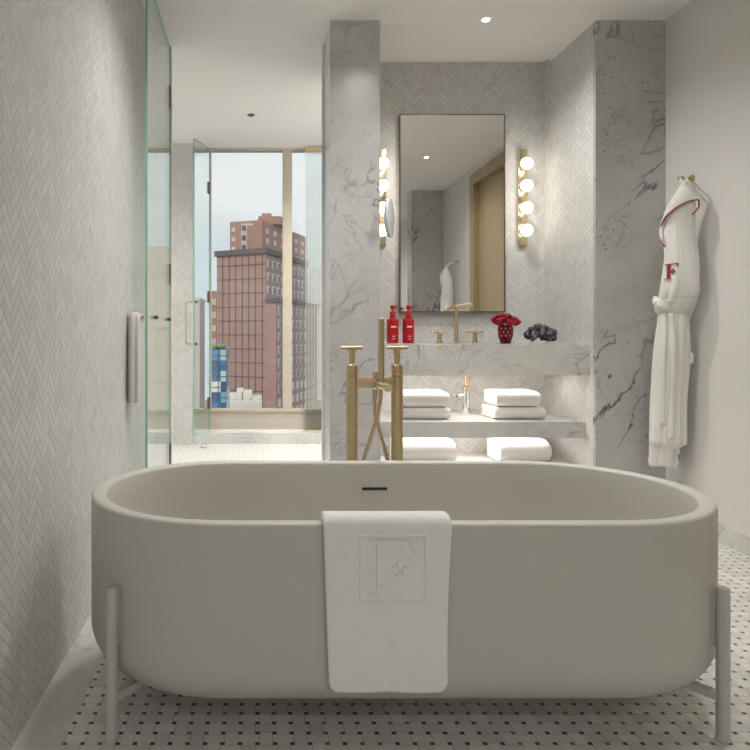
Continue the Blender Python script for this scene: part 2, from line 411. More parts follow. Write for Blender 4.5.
# ------------------------------------------------------------------ bathtub
ZR, YF, YB = .527, 1.46, 2.198
R = (YB-YF)/2; YC = (YF+YB)/2; CL, CR = -.079, .8275
def stadium(inset, z, n=30):
    r = R-inset; P = []
    for i in range(n+1):
        a = -PI/2+PI*i/n; P.append(Vector((CR+r*math.cos(a), YC+r*math.sin(a), z)))
    for i in range(n+1):
        a = PI/2+PI*i/n; P.append(Vector((CL+r*math.cos(a), YC+r*math.sin(a), z)))
    return P
Z0, FR, TH = .100, .10, .040
prof = [(R*.6, Z0)]
for i in range(9):
    a = PI/2*i/8; prof.append((FR-FR*math.sin(a), Z0+FR-FR*math.cos(a)))
prof += [(0, .30), (0, .42), (0, ZR-.008), (.0025, ZR-.0025), (.008, ZR), (TH-.008, ZR), (TH-.0025, ZR-.0025), (TH, ZR-.008)]
prof += [(TH+.004, .46), (TH+.012, .36), (TH+.022, .26)]
for i in range(1, 8):
    a = PI/2*i/7; prof.append((TH+.024+.10*(1-math.cos(a)), .25-.085*math.sin(a)))
prof.append((R*.7, .163))
t = thing('bathtub', 'large matt off-white freestanding oval bathtub on slim metal legs', 'bathtub', ((CL+CR)/2, YC, 0))
bm = B(); loft(bm, [stadium(a, z) for a, z in prof]); obj('tub_body', bm, 'tub', t, angle=60)
ph = math.radians(48); LD = R+.0195
for sx, cx in ((-1, CL), (1, CR)):
    for sy in (-1, 1):
        lx, ly = cx+sx*LD*math.cos(ph), YC+sy*LD*math.sin(ph)
        bm = B(); cyl(bm, (lx, ly, .004), (lx, ly, .357), .0145, 24, bev=.002)
        leg = obj('leg', bm, 'tubleg', t)
        bm = B(); cyl(bm, (lx, ly, 0), (lx, ly, .010), .0165, 24, bev=.002); obj('foot', bm, 'tubleg', leg)
        # slim fin between leg and tub
        dx, dy = -sx*math.cos(ph), -sy*math.sin(ph)
        bm = B(); e = Vector((dx, dy, 0)); s = Vector((-dy, dx, 0))
        prism(bm, [(.010, -.004), (.022, -.004), (.022, .004), (.010, .004)], Vector((lx, ly, .215)), e, s, Vector((0, 0, 1)), .13)
        obj('bracket', bm, 'tubleg', leg, smooth=False)
        bm = B(); a = Vector((lx, ly, .100)); bpt = Vector((cx+sx*.10, YC+sy*.06, .100))
        dd = (bpt-a).normalized(); ss = Vector((-dd.y, dd.x, 0))
        prism(bm, [(-.012, 0), (.012, 0), (.012, .016), (-.012, .016)], a-Vector((0, 0, .008)), ss, Vector((0, 0, 1)), dd, (bpt-a).length)
        obj('support_bar', bm, 'tubleg', t, smooth=False)
bm = B(); yb = YB-TH-.006
box(bm, pt(362, 490, yb).x, pt(387, 490, yb).x, yb-.004, yb+.004, .438, .446, bev=.001)
obj('overflow_slot', bm, 'dark', t, label='dark overflow slot')

# ------------------------------------------------------------------ monogram (letter F with a small four-petal mark)
def monogram(place, t=.003):
    bm = B()
    def poly(p):                      # tessellated strip so the letter follows the cloth
        cs = [place(u, v) for u, v in p]; c2 = [place(u, v, t) for u, v in p]
        va = [bm.verts.new(q) for q in cs]; vb = [bm.verts.new(q) for q in c2]; n = len(p)
        bm.faces.new(va[::-1]); bm.faces.new(vb)
        for i in range(n): bm.faces.new((va[i], va[(i+1) % n], vb[(i+1) % n], vb[i]))
    def rect(u0, u1, v0, v1, k=4):
        for i in range(k):
            a, b = v0+(v1-v0)*i/k, v0+(v1-v0)*(i+1)/k
            poly([(u0, a), (u1, a), (u1, b), (u0, b)])
    rect(.14, .35, .05, .95, 6); rect(.0, .48, 0, .05, 1); rect(.0, .14, .95, 1, 1)
    for i in range(4): rect(.14+.2*i, .34+.2*i, .94, 1, 1)
    poly([(.94, 1.0), (.80, .94), (.90, .72), (.94, .72)])
    for a in range(4):
        cx, cy = .60+.105*math.cos(a*PI/2), .46+.105*math.sin(a*PI/2)
        poly([(cx+.075*math.cos(i*PI/4), cy+.075*math.sin(i*PI/4)) for i in range(8)])
    return bm

# ------------------------------------------------------------------ towel over the tub rim
def tub_towel():
    x0, x1 = pt(323, 0, YF-.012).x, pt(452, 0, YF-.012).x
    path = [(YF+TH+.032, .30), (YF+TH+.024, .40), (YF+TH+.015, .48), (YF+TH+.011, .515), (YF+TH+.002, ZR+.010), (YF+TH/2, ZR+.014),
            (YF+.004, ZR+.012), (YF-.009, ZR+.002), (YF-.013, ZR-.02), (YF-.014, .45), (YF-.014, .38), (YF-.014, .30), (YF-.014, .24), (YF-.013, .19), (YF-.012, .163)]
    pp = smooth_path([Vector((0, y, z)) for y, z in path], 4)
    nu = 36; bm = B(); rows = []
    for p in pp:
        front = p.y < YF+.002
        f = max(0, min(1, (ZR-p.z)/.35)) if front else 0
        row = []
        for i in range(nu+1):
            u = i/nu; a, b = x0+.012*f, x1-.010*f
            if front: b -= .004*math.sin(f*PI)
            x = a+(b-a)*u
            e = min(u, 1-u)
            dz = -.003*noise.noise((x*9, 0, 1)) if front else 0
            dy = 0
            if front:
                dy = -.004*abs(noise.noise((x*14, p.z*5, 3)))-.0015*math.sin(x*40)*f
                if e < .06 and f > .85: dz += .018*(1-e/.06)**2*(f-.85)/.15
            row.append(bm.verts.new((x, p.y+dy, p.z+dz)))
        rows.append(row)
    for a, b in zip(rows, rows[1:]):
        for i in range(nu): bm.faces.new((a[i], a[i+1], b[i+1], b[i]))
    return bm
t = thing('towel', 'white terry towel with an embossed letter hung over the front rim of the bathtub', 'towel', (pt(388, 0, YF).x, YF-.014, ZR))
bm = tub_towel()
o = obj('towel_cloth', bm, 'terry', t)
md = o.modifiers.new('thick', 'SOLIDIFY'); md.thickness = .014; md.offset = 0
md = o.modifiers.new('round', 'SUBSURF'); md.levels = 1; md.render_levels = 1
yt = YF-.0235
def tplace(px0, px1, py0, py1):
    a, b = pt(px0, py1, yt), pt(px1, py0, yt)
    return lambda u, v, h=0: Vector((a.x+(b.x-a.x)*u, yt-h+.0045, a.z+(b.z-a.z)*v))
obj('embossed_letter', monogram(tplace(369, 421, 540, 596), .0085), 'terry', t, smooth=False, bevel=.0015, label='raised letter F with four-petal mark')
bm = B(); pl = tplace(359.5, 427, 535, 603)
a, b = pl(0, 0), pl(1, 1); wd = .0045
for q in ((a.x, b.x, a.z, a.z+wd), (a.x, b.x, b.z-wd, b.z), (a.x, a.x+wd, a.z+wd, b.z-wd), (b.x-wd, b.x, a.z+wd, b.z-wd)):
    box(bm, q[0], q[1], yt-.003, yt+.006, q[2], q[3])
obj('embossed_frame', bm, 'terry', t, smooth=False, bevel=.0012, label='raised square outline')

# ------------------------------------------------------------------ tub filler
YFi = 2.36; kf = YFi/F_
t = thing('tub_filler', 'brass floor standing tub filler with hand shower behind the bathtub', 'tap', (pt(375, 0, YFi).x, YFi, 0))
xa, xb = pt(352, 0, YFi).x, pt(397, 0, YFi).x
zt = pt(0, 364.5, YFi).z
for x in (xa, xb):
    bm = B(); cyl(bm, (x, YFi, .008), (x, YFi, pt(0, 376, YFi).z), .0212, 28); cyl(bm, (x, YFi, pt(0, 375.6, YFi).z), (x, YFi, zt), .0212, 28, bev=.002)
    col = obj('column', bm, 'brass', t)
    bm = B(); cyl(bm, (x, YFi, 0), (x, YFi, .010), .045, 32, bev=.003); obj('floor_flange', bm, 'brass', col)
    bm = B(); zb = pt(0, 349.8, YFi).z; ztop = pt(0, 346, YFi).z
    lathe(bm, [(.0125, zt), (.0125, zt+.003), (.010, zt+.004), (.0105, zt+.03), (.0135, zb-.004), (.017, zb+.001)], (x, YFi, 0), 24)
    hd = obj('handle', bm, 'brass', t)
    bm = B(); cyl(bm, (x-.038, YFi, (zb+ztop)/2), (x+.038, YFi, (zb+ztop)/2), (ztop-zb)/2, 16, bev=.001)
    obj('lever', bm, 'brass', hd)
bm = B(); box(bm, xa+.015, xb-.015, YFi-.016, YFi+.016, pt(0, 387.5, YFi).z, pt(0, 377, YFi).z, bev=.003); obj('cross_bar', bm, 'brass', t)
bm = B(); s0 = Vector((pt(377, 0, YFi).x, YFi-.014, .770)); s1 = pt(388, 388, 2.14)
lathe(bm, [(.012, 0), (.0125, .03), (.0135, (s1-s0).length-.003), (.0125, (s1-s0).length)], s0, 24, s1-s0); obj('spout', bm, 'brass_lt', t)
yh = YFi-.028
bm = B(); xh = pt(381.2, 0, yh).x
cyl(bm, (xh, yh, pt(0, 388, yh).z), (xh, yh, pt(0, 318.5, yh).z), .0112, 20, bev=.0015)
hs = obj('hand_shower', bm, 'brass', t)
bm = B()
for i in range(9):
    z = pt(0, 324+i*3.0, yh).z; cyl(bm, (xh+.003, yh-.012, z), (xh+.003, yh-.009, z), .0018, 8)
obj('spray_holes', bm, 'bronze', hs)
bm = B(); kx = pt(374, 0, YFi).x
cyl(bm, (kx, YFi-.022, pt(0, 377, YFi).z), (kx, YFi-.022, pt(0, 371, YFi).z), .008, 16, bev=.001); obj('diverter_knob', bm, 'brass', t)
bm = B(); cyl(bm, (kx, YFi-.024, pt(0, 399, YFi).z), (kx, YFi-.024, pt(0, 388, YFi).z), .009, 16, bev=.002); obj('hose_connector', bm, 'brass', t)
hp = [pt(381, 387, yh), pt(380.5, 400, yh), pt(376.5, 418, yh), pt(370, 440, yh), pt(363, 463, yh), pt(357, 500, 2.34), pt(362, 530, 2.36), pt(378, 540, 2.38),
      pt(392, 520, 2.38), pt(392, 485, 2.37), pt(387, 458, 2.37), pt(381, 436, 2.365), pt(376, 418, 2.36), pt(374, 398, 2.336)]
bm = B(); tube(bm, smooth_path(hp, 10), .0066, 10); obj('hose', bm, 'brass', t)

# ------------------------------------------------------------------ vanity
YV = 3.457; ZV0, ZV1 = .728, .890
t = thing('vanity_counter', 'thick veined marble vanity counter spanning the niche under the mirror', 'counter', ((NX0+NX1)/2, YV, ZV0))
bm = B(); sx0, sx1, sy0, sy1 = .95, 1.42, 3.56, 3.82
box(bm, NX0, NX1, YV, YV+.035, ZV0, ZV1); box(bm, NX0, NX1, YV+.035, sy0, ZV0+.022, ZV1); box(bm, NX0, NX1, sy1, YN, ZV0+.022, ZV1)
box(bm, NX0, sx0, sy0, sy1, ZV0+.022, ZV1); box(bm, sx1, NX1, sy0, sy1, ZV0+.022, ZV1)
obj('counter_slab', bm, 'counter', t, smooth=False)
bm = B(); box(bm, sx0, sx1, sy0, sy1, ZV0+.022, ZV0+.03); cyl(bm, (1.185, 3.69, ZV0+.03), (1.185, 3.69, ZV0+.034), .022, 20); obj('basin', bm, 'counter', t, smooth=False)
bm = B(); box(bm, NX0, NX1, 3.51, 3.545, .392, .477); box(bm, NX0, NX1, 3.545, YN, .414, .477)
o = tag(obj('wall_shelf', bm, 'counter', smooth=False), 'marble shelf carrying folded towels between the counter and the bottom shelf', 'shelf')
o = tag(bx('bottom_shelf', 'counter', NX0, NX1, 3.54, YN, .15, .226), 'low marble shelf under the thick towels near the floor', 'shelf')
# light strips under counter and shelf
for z, y, lb in ((ZV0+.022, 3.68, 'warm light strip hidden under the vanity counter'), (.414, 3.70, 'warm light strip hidden under the towel shelf')):
    t = thing('light_strip', lb, 'light', ((NX0+NX1)/2, y, z))
    bx('channel', 'white', NX0+.03, NX1-.14, y-.054, y+.054, z-.006, z, parent=t)
    bx('diffuser', 'led', NX0+.035, NX1-.145, y-.05, y+.05, z-.010, z-.006, parent=t)

# folded towels
def folded(name, label, px0, px1, py0, py1, y, depth, group, layers=2, base=None):
    k = y/F_; x0, x1 = (px0-VX)*k, (px1-VX)*k
    z0 = H-(py1-VY)*k if base is None else base; hgt = (py1-py0)*k
    tt = hgt/(2*layers); bm = B(); seed = px0*.13+py0*.7
    yc = y; rr = hgt/2
    for L in range(layers):            # nested folds: inner ones hidden, outer wraps round the front
        ro = rr-L*tt; ri = ro-tt*.93
        yfold = yc+rr
        def outline(r, w=1.0):
            P = [Vector((0, yc+depth, z0+rr-r))]
            for i in range(5): P.append(Vector((0, yc+depth-(depth-rr)*(i+1)/6, z0+rr-r)))
            for i in range(13):
                a = -PI/2-PI*i/12
                P.append(Vector((0, yfold+r*1.0*math.cos(a), z0+rr+r*math.sin(a))))
            for i in range(5): P.append(Vector((0, yfold+(depth-rr)*(i+1)/6, z0+rr+r)))
            P.append(Vector((0, yc+depth, z0+rr+r)))
            return P
        o_, i_ = outline(ro), outline(max(ri, .001))
        prof_ = o_+i_[::-1]
        nx = 26; rings = []
        for q in range(nx+1):
            u = q/nx; e = min(u, 1-u)*(x1-x0)
            inset = max(0, (.010-e)/.010)
            x = x0+(x1-x0)*u
            ring = []
            for p in prof_:
                c = Vector((0, p.y, z0+rr))
                nz = noise.noise((x*14+seed, p.y*12, p.z*20+L))
                d_ = p.copy()
                d_.x = x+.004*noise.noise((p.y*30+seed, p.z*60, L*3.1+u))*(1 if e < .02 else 0)
                sgn = 1 if p.z > z0+rr else -1
                if p.z > z0+rr*.35: d_.z += .0035*nz
                d_.y += .004*nz
                d_.z = z0+rr+(d_.z-z0-rr)*(1-.16*inset)
                ring.append(d_)
            rings.append(ring)
        loft(bm, rings)
    zm = min(v.co.z for v in bm.verts)
    for v in bm.verts: v.co.z += z0-zm+.0005
    o = obj(name, bm, 'terry', angle=60)
    return tag(o, label, 'towel', group)
G = 'folded white towels in the vanity niche'
ya = 3.60
zs = .477
folded('towel', 'folded white towel at the bottom of the stack beside the tub filler on the shelf', 399, 451, 409.5, 421, ya, .22, G, 2, base=zs)
folded('towel', 'folded white towel on top of the stack beside the tub filler on the shelf', 399, 450, 393.5, 408.5, ya, .21, G, 2, base=zs+.0655)
folded('towel', 'folded white towel at the bottom of the stack below the flower vase', 495, 546, 409, 421, ya, .22, G, 2, base=zs)
folded('towel', 'folded white towel on top of the stack below the flower vase', 497, 541, 393.5, 408.5, ya, .21, G, 2, base=zs+.0685)
folded('towel', 'thick folded white towel on the low shelf beside the tub filler', 398, 457, 442, 465, 3.63, .22, G, 2, base=.226)
folded('towel', 'thick folded white towel on the low shelf beneath the flower vase side', 501, 552, 442, 465, 3.63, .22, G, 2, base=.226)

# drain trap and valve
yt2 = 3.86
t = thing('drain_trap', 'chrome drain trap and valve hanging under the basin between the towel stacks', 'plumbing', (pt(466, 0, yt2).x, yt2, ZV0))
cx = pt(466.5, 0, yt2).x
bm = B(); cyl(bm, (cx, yt2, pt(0, 388, yt2).z), (cx, yt2, ZV0), .014, 18)
lathe(bm, [(.022, 0), (.022, .012), (.014, .02)], (cx, yt2, pt(0, 388, yt2).z-.006), 18); obj('tail_pipe', bm, 'brass_lt', t)
bm = B(); lathe(bm, [(.012, 0), (.018, .004), (.021, .02), (.021, .10), (.019, .135), (.015, .162)], (cx-.004, yt2, pt(0, 415, yt2).z), 20)
for i in range(5): cyl(bm, (cx+.004, yt2-.012, pt(0, 395+i*3, yt2).z), (cx+.012, yt2-.024, pt(0, 395+i*3, yt2).z), .004, 8)
obj('bottle_trap', bm, 'chrome', t)
bm = B(); vx = pt(459, 0, yt2).x; zv = pt(0, 395.5, yt2).z
bmesh.ops.create_icosphere(bm, subdivisions=2, radius=.019, matrix=Matrix.Translation((vx, yt2-.005, zv))); cyl(bm, (vx-.03, yt2, zv), (cx, yt2, zv), .008, 12)
cyl(bm, (vx-.018, yt2-.028, zv), (vx-.018, yt2+.012, zv), .010, 12)
obj('valve', bm, 'chrome', t)
bm = B(); cyl(bm, (cx, yt2+.015, pt(0, 399, yt2).z), (cx, YN, pt(0, 399, yt2).z), .011, 14); obj('waste_pipe', bm, 'chrome', t)

# basin tap: spout and two handles
yf = 3.885
fx = pt(456, 0, yf).x
t = thing('basin_tap', 'tall brass basin spout between its two handles under the mirror', 'tap', (fx, yf, ZV1))
bm = B(); cyl(bm, (fx, yf, ZV1), (fx, yf, ZV1+.008), .022, 24, bev=.002); obj('base_ring', bm, 'brass_lt', t)
ztp = pt(0, 306, yf).z
bm = B(); tube(bm, [Vector((fx, yf, ZV1+.006)), Vector((fx, yf, ztp-.03))]+smooth_path([Vector((fx, yf, ztp-.02)), Vector((fx+.004, yf-.006, ztp-.006)), Vector((fx+.016, yf-.018, ztp)), Vector((fx+.072, yf-.07, ztp+.006))], 5)[1:], .0125, 16)
obj('spout', bm, 'brass_lt', t)
for px, lb in ((439.5, 'brass basin handle beside the red bottles'), (475, 'brass basin handle beside the flower vase')):
    x = pt(px, 0, yf-.02).x; y = yf-.02
    t = thing('tap_handle', lb, 'tap handle', (x, y, ZV1), 'handles of the basin tap')
    bm = B(); lathe(bm, [(.022, 0), (.022, .007), (.014, .010), (.0125, .045), (.016, .062)], (x, y, ZV1), 24); obj('stem', bm, 'brass_lt', t)
    bm = B(); cyl(bm, (x-.052, y, ZV1+.066), (x+.052, y, ZV1+.066), .0065, 14, bev=.001); obj('lever', bm, 'brass_lt', t)

# soap bottles
def bottle(px, lb):
    y = 3.86; x = pt(px, 0, y).x; z = ZV1
    t = thing('pump_bottle', lb, 'bottle', (x, y, z), 'red pump bottles on the vanity')
    bm = B(); r = .0335
    lathe(bm, [(r-.004, 0), (r-.001, .002), (r, .006), (r, .134), (r-.002, .140), (r-.012, .144), (.015, .146)], (x, y, z), 32); obj('bottle_body', bm, 'red', t)
    bm = B(); lathe(bm, [(.0175, .146), (.0175, .185), (.0155, .188)], (x, y, z), 24)
    p = obj('pump', bm, 'red', t)
    bm = B(); cyl(bm, (x, y, z+.188), (x, y, z+.200), .007, 12); lathe(bm, [(.011, .198), (.0145, .203), (.0145, .219), (.011, .222)], (x, y, z), 20)
    cyl(bm, (x, y, z+.213), (x+.030, y-.014, z+.211), .006, 12, r2=.0045); obj('pump_head', bm, 'red', p)
    for zz, hh, nn, da in ((.092, .009, 6, .16), (.040, .0025, 4, .12), (.024, .0025, 4, .12)):   # small white print, too fine to read
        bm = B(); st = 24; a0 = -PI/2-(nn-1)/2*da-.05; a1 = -PI/2+(nn-1)/2*da+.05
        rad = lambda a, q: Vector((x+(r+q)*math.cos(a), y+(r+q)*math.sin(a), z))
        rows = [[], []]
        for q in range(st+1):
            a = a0+(a1-a0)*q/st; up = hh*(1 if (q % 4) else .35) if nn == 6 else hh
            rows[0].append(bm.verts.new(rad(a, .0006)+Vector((0, 0, zz)))); rows[1].append(bm.verts.new(rad(a, .0006)+Vector((0, 0, zz+up))))
        for q in range(st): bm.faces.new((rows[0][q], rows[0][q+1], rows[1][q+1], rows[1][q]))
        o = obj('print_line', bm, 'white', t, smooth=False); md = o.modifiers.new('thick', 'SOLIDIFY'); md.thickness = .0006
bottle(392.6, 'red pump bottle beside the marble pillar, farther from the basin tap')
bottle(408.4, 'red pump bottle nearer the basin tap')

# vase and roses
yv = 3.72; vx = pt(505.5, 0, yv).x
t = thing('vase', 'dark red cut glass vase holding roses on the vanity', 'vase', (vx, yv, ZV1))
bm = B(); vh = .105
vprof = [(.026, 0), (.029, .004), (.037, .035), (.041, .065), (.040, .088), (.036, vh), (.032, vh), (.036, .085), (.036, .06), (.030, .02), (.0, .015)]
lathe(bm, vprof, (vx, yv, ZV1), 32); obj('vase_body', bm, 'vase', t)
bm = B()
for row in range(3):
    for i in range(10):
        a = 2*PI*(i+.5*(row % 2))/10; zz = .045+row*.02; rr = .0385+.002*min(row, 1)
        er = Vector((math.cos(a), math.sin(a), 0)); es = Vector((-er.y, er.x, 0))
        prism(bm, [(-.0085, 0), (0, -.009), (.0085, 0), (0, .009)], Vector((vx, yv, ZV1+zz))+er*(rr-.002), es, Vector((0, 0, 1)), er, .0035)
obj('cut_facets', bm, 'vase_cut', t, smooth=False, label='bright red diamond cuts')
def rose(c, r, lb, lean):
    t = thing('rose', lb, 'flower', (c[0], c[1], ZV1+.03), 'red roses in the vase')
    bm = B(); c = Vector(c)
    q = Vector((0, 0, 1)).rotation_difference(Vector(lean).normalized())
    for ring, (n, rr, top, flare) in enumerate(((3, .34, .25, .1), (4, .55, .45, .12), (5, .75, .75, .2), (6, .92, 1.05, .34))):
        for i in range(n):
            a0 = 2*PI*i/n+ring*.7+random.uniform(-.15, .15); wid = 1.25*PI/n
            rows = []
            for v in range(6):
                vv = v/5; th = 2.5+(top-2.5)*vv; row = []
                for u in range(7):
                    uu = (u-3)/3; a = a0+uu*wid*(1-.35*vv**4)
                    R_ = r*rr*(1+flare*vv**3+.05*uu+.05*noise.noise((a*4, vv*3, ring*2.2)))
                    tt = th+.22*uu*uu*vv
                    row.append(bm.verts.new(c+q @ Vector((R_*math.sin(tt)*math.cos(a), R_*math.sin(tt)*math.sin(a), R_*math.cos(tt)*.85))))
                rows.append(row)
            for A, B_ in zip(rows, rows[1:]):
                for u in range(6): bm.faces.new((A[u], A[u+1], B_[u+1], B_[u]))
    o = obj('bloom', bm, 'petal', t, angle=80)
    md = o.modifiers.new('thick', 'SOLIDIFY'); md.thickness = .0014
    bm = B(); f = lambda k: vx+(c.x-vx)*k
    tube(bm, smooth_path([Vector((vx+(c.x-vx)*.35, yv+(c.y-yv)*.35, ZV1+.03)), Vector((vx+(c.x-vx)*.5, yv+(c.y-yv)*.5, ZV1+.085)), c-Vector((0, 0, r*.3))], 5), .0024, 8); obj('stem', bm, 'stem', t)
zr = ZV1+.132
rose((vx-.040, yv-.014, zr), .036, 'red rose leaning over the vase rim towards the basin tap', (-.5, -.35, 1))
rose((vx+.040, yv-.012, zr), .037, 'red rose leaning over the vase rim towards the purple crystal', (.5, -.35, 1))
rose((vx+.001, yv-.052, zr-.004), .031, 'red rose at the front centre of the vase', (0, -.8, 1))
rose((vx+.002, yv+.040, zr+.012), .036, 'red rose at the back of the vase', (0, .3, 1))

# amethyst cluster
yg = 3.74; k = yg/F_
t = thing('crystal_cluster', 'dark purple amethyst cluster on small brass feet beside the niche wall', 'ornament', (pt(540, 0, yg).x, yg, ZV1))
bm = B()
for px, py, r, sc in ((533, 333.5, 6.6, (1, .9, 1.05)), (540, 331, 7.5, (1.05, .9, .95)), (549, 334, 7.2, (1, .9, .95)), (528, 335, 4.2, (1, 1, 1)), (538, 328, 4.6, (1, 1, 1)), (544, 337, 4.6, (1, 1, .8)), (553, 337, 4.0, (.9, 1, 1.1))):
    b2 = B(); bmesh.ops.create_icosphere(b2, subdivisions=2, radius=1)
    off = random.random()*50
    for v in b2.verts:
        n_ = v.co.normalized(); q = Vector((round(n_.x*2.4)/2.4, round(n_.y*2.4)/2.4, round(n_.z*2.4)/2.4))
        f = .86+.10*q.length+.16*noise.noise(n_*2.2+Vector((off, 0, 0)))+random.uniform(-.09, .11)
        v.co = Vector((n_.x*sc[0], n_.y*sc[1], n_.z*sc[2]))*f*r*k*1.1+pt(px, py, yg+random.uniform(-.012, .012))
        v.co.z = max(v.co.z, ZV1+.007)
    me = bpy.data.meshes.new('tmp'); b2.to_mesh(me); b2.free(); bm.from_mesh(me); bpy.data.meshes.remove(me)
obj('crystal', bm, 'geode', t, smooth=False)
for px in (531, 548):
    bm = B(); p = pt(px, 0, yg); cyl(bm, (p.x, yg, ZV1), (p.x, yg, ZV1+.010), .009, 14); obj('foot', bm, 'brass_lt', t)

# mirror
YM = 3.975; k = YM/F_
x0, x1, z0, z1 = (400-VX)*k, (505-VX)*k, H-(312-VY)*k, H-(114-VY)*k
t = thing('vanity_mirror', 'tall rectangular wall mirror in a thin dark frame above the vanity', 'mirror', ((x0+x1)/2, YN, z0))
bm = B(); fb = .004
for q in ((x0, x1, z0, z0+fb), (x0, x1, z1-fb, z1), (x0, x0+fb, z0+fb, z1-fb), (x1-fb, x1, z0+fb, z1-fb)):
    box(bm, q[0], q[1], YM, YN, q[2], q[3])
obj('mirror_frame', bm, 'bronze', t, smooth=False)
bx('mirror_glass', 'mirror', x0+fb, x1-fb, YM+.004, YM+.02, z0+fb, z1-fb, parent=t)

# sconces
def sconce(px, lb):
    yb_ = YN; k = yb_/F_; xc = (px-VX)*k; z0, z1 = H-(246-VY)*k, H-(150-VY)*k
    t = thing('wall_sconce', lb, 'wall lamp', (xc, yb_, z0), 'brass sconces beside the mirror')
    bm = B(); box(bm, xc-.028, xc+.028, YN-.022, YN, z0, z1, bev=.003); obj('back_plate', bm, 'brass_lt', t)
    for py in (163.2, 185.4, 207.8, 230.2):
        ys = YN-.078; z = H-(py-VY)*ys/F_
        bm = B(); cyl(bm, (xc, YN-.022, z), (xc, YN-.052, z), .026, 20, bev=.002); s = obj('socket', bm, 'brass_lt', t)
        bm = B(); sphere(bm, (xc, ys, z), .035); obj('bulb', bm, 'lamp', s, label='glowing opal globe')
sconce(521.5, 'brass wall sconce with four glowing globes between the mirror and the side wall')
sconce(380.5, 'brass wall sconce with four glowing globes half hidden behind the marble pillar')

# magnifying mirror
ym = 3.84; c = pt(389.5, 218, ym)
t = thing('magnifying_mirror', 'round magnifying mirror turned edge on beside the large mirror', 'mirror', c)
ax = Vector((.93, -.36, 0)).normalized()
bm = B(); lathe(bm, [(.085, -.017), (.110, -.010), (.116, 0), (.112, .010), (.09, .015)], c, 40, ax); obj('mirror_disc', bm, plain('pale glazed shell', (.62, .66, .66), .25, var=.03), t)
bm = B(); lathe(bm, [(.084, -.0185), (.084, -.0165)], c, 40, ax); obj('mirror_face', bm, 'mirror', t)
bm = B(); tube(bm, [c-ax*.018, c-ax*.05, Vector((.70, 3.93, c.z)), Vector((.66, YN, c.z))], .006, 10); cyl(bm, (.665, YN, c.z), (.665, YN-.012, c.z), .025, 20); obj('arm', bm, 'brass_lt', t)

# ------------------------------------------------------------------ robes
ROBE = [(181, 681.5, 687), (187, 679, 689), (193, 675, 692), (199, 671.5, 694.5), (206, 668.5, 696), (214, 666, 696), (224, 664, 695), (236, 662.8, 695.5), (248, 663.5, 697.5), (258, 664, 699),
     (270, 662.5, 700), (280, 661, 700.5), (290, 659.5, 700), (297, 658.5, 698), (303, 657, 692.5), (308, 657, 688.5), (314, 657.5, 687.5), (324, 657, 689), (340, 654.5, 690), (355, 653, 690.5), (372, 651.5, 690),
     (390, 650.5, 688.5), (408, 649, 687.5), (424, 648, 688), (440, 647, 688.5), (443, 646.9, 688.5), (444.5, 646.8, 681), (455, 646.2, 680.5), (466.5, 645.5, 679)]
def robe_point(py, a, off=0.0):
    py = max(ROBE[0][0], min(ROBE[-1][0], py))
    for A0, A1 in zip(ROBE, ROBE[1:]):
        if A0[0] <= py <= A1[0]: break
    t_ = (py-A0[0])/(A1[0]-A0[0]); l = A0[1]+(A1[1]-A0[1])*t_; r = A0[2]+(A1[2]-A0[2])*t_
    c = (l+r)/2; X = 2.005; Y = X*F_/(c-VX); z = H-(py-VY)*Y/F_
    ev = Vector((X, Y, 0)).normalized(); ep = Vector((ev.y, -ev.x, 0))
    hw = (r-l)/2/(F_*(ep.x*Y-ep.y*X)/Y**2); dp = .066 if py > 428 else min(.075, hw*.85)
    low = max(0, min(1, (py-316)/50)); up = max(0, min(1, (py-205)/30))*(1-low)
    ca, sa = math.cos(a), math.sin(a)
    drift = (py-310)*.004
    n1 = noise.noise((ca*2.2+drift*.5, sa*2.2, py*.008)); n2 = noise.noise((ca*4.5, sa*4.5+drift, py*.012+9)); n3 = noise.noise((ca*2, sa*2, py*.045+4))
    cr = max(0, 1-abs(py-303)/28)          # gathers above and below the belt
    f = 1+low*(.20*n1+.15*n2-.05)+up*(.12*n3+.07*n2)+cr*.07*math.sin(11*a+py*.03)
    fx = min(f, 1.02) if abs(ca) > .75 else f
    p = Vector((X, Y, z))+ep*((hw*min(f, 1.02)+off)*ca)+ev*((dp*f+off)*sa)
    if py > 460: p.z += .006*math.sin(3*a)*1
    p.x = min(p.x, XR-.006+max(0, off)*.3)
    return p
def robe_rings():
    pys = []
    for A0, A1 in zip(ROBE, ROBE[1:]):
        k = max(1, round((A1[0]-A0[0])/4)); pys += [A0[0]+(A1[0]-A0[0])*i/k for i in range(k)]
    pys.append(ROBE[-1][0])
    return [[robe_point(py, 2*PI*i/96) for i in range(96)] for py in pys]
def on_robe(px, py, off=0.0):
    q = max(ROBE[0][0], min(ROBE[-1][0], py))
    for A0, A1 in zip(ROBE, ROBE[1:]):
        if A0[0] <= q <= A1[0]: break
    t_ = (q-A0[0])/(A1[0]-A0[0]); l = A0[1]+(A1[1]-A0[1])*t_; r = A0[2]+(A1[2]-A0[2])*t_
    x = max(-.999, min(.999, (px-(l+r)/2)/((r-l)/2)))
    return robe_point(py, -math.acos(x), off)
hk = pt(683.5, 178, 3.19)
hookpos = Vector((XR, hk.y, hk.z))
def hook(label, y, z, x=XR, s=-1, group=None):
    t = thing('wall_hook', label, 'hook', (x, y, z), group)
    bm = B(); cyl(bm, (x, y, z), (x+s*.006, y, z), .017, 20, bev=.001); obj('rosette', bm, 'brass', t)
    bm = B(); cyl(bm, (x+s*.005, y, z), (x+s*.068, y, z), .0065, 14, bev=.001); cyl(bm, (x+s*.064, y, z), (x+s*.071, y, z), .009, 14, bev=.001); obj('peg', bm, 'brass', t)
    return t
h1 = hook('brass peg hook carrying the robe beside the marble pillar', hookpos.y, hookpos.z)
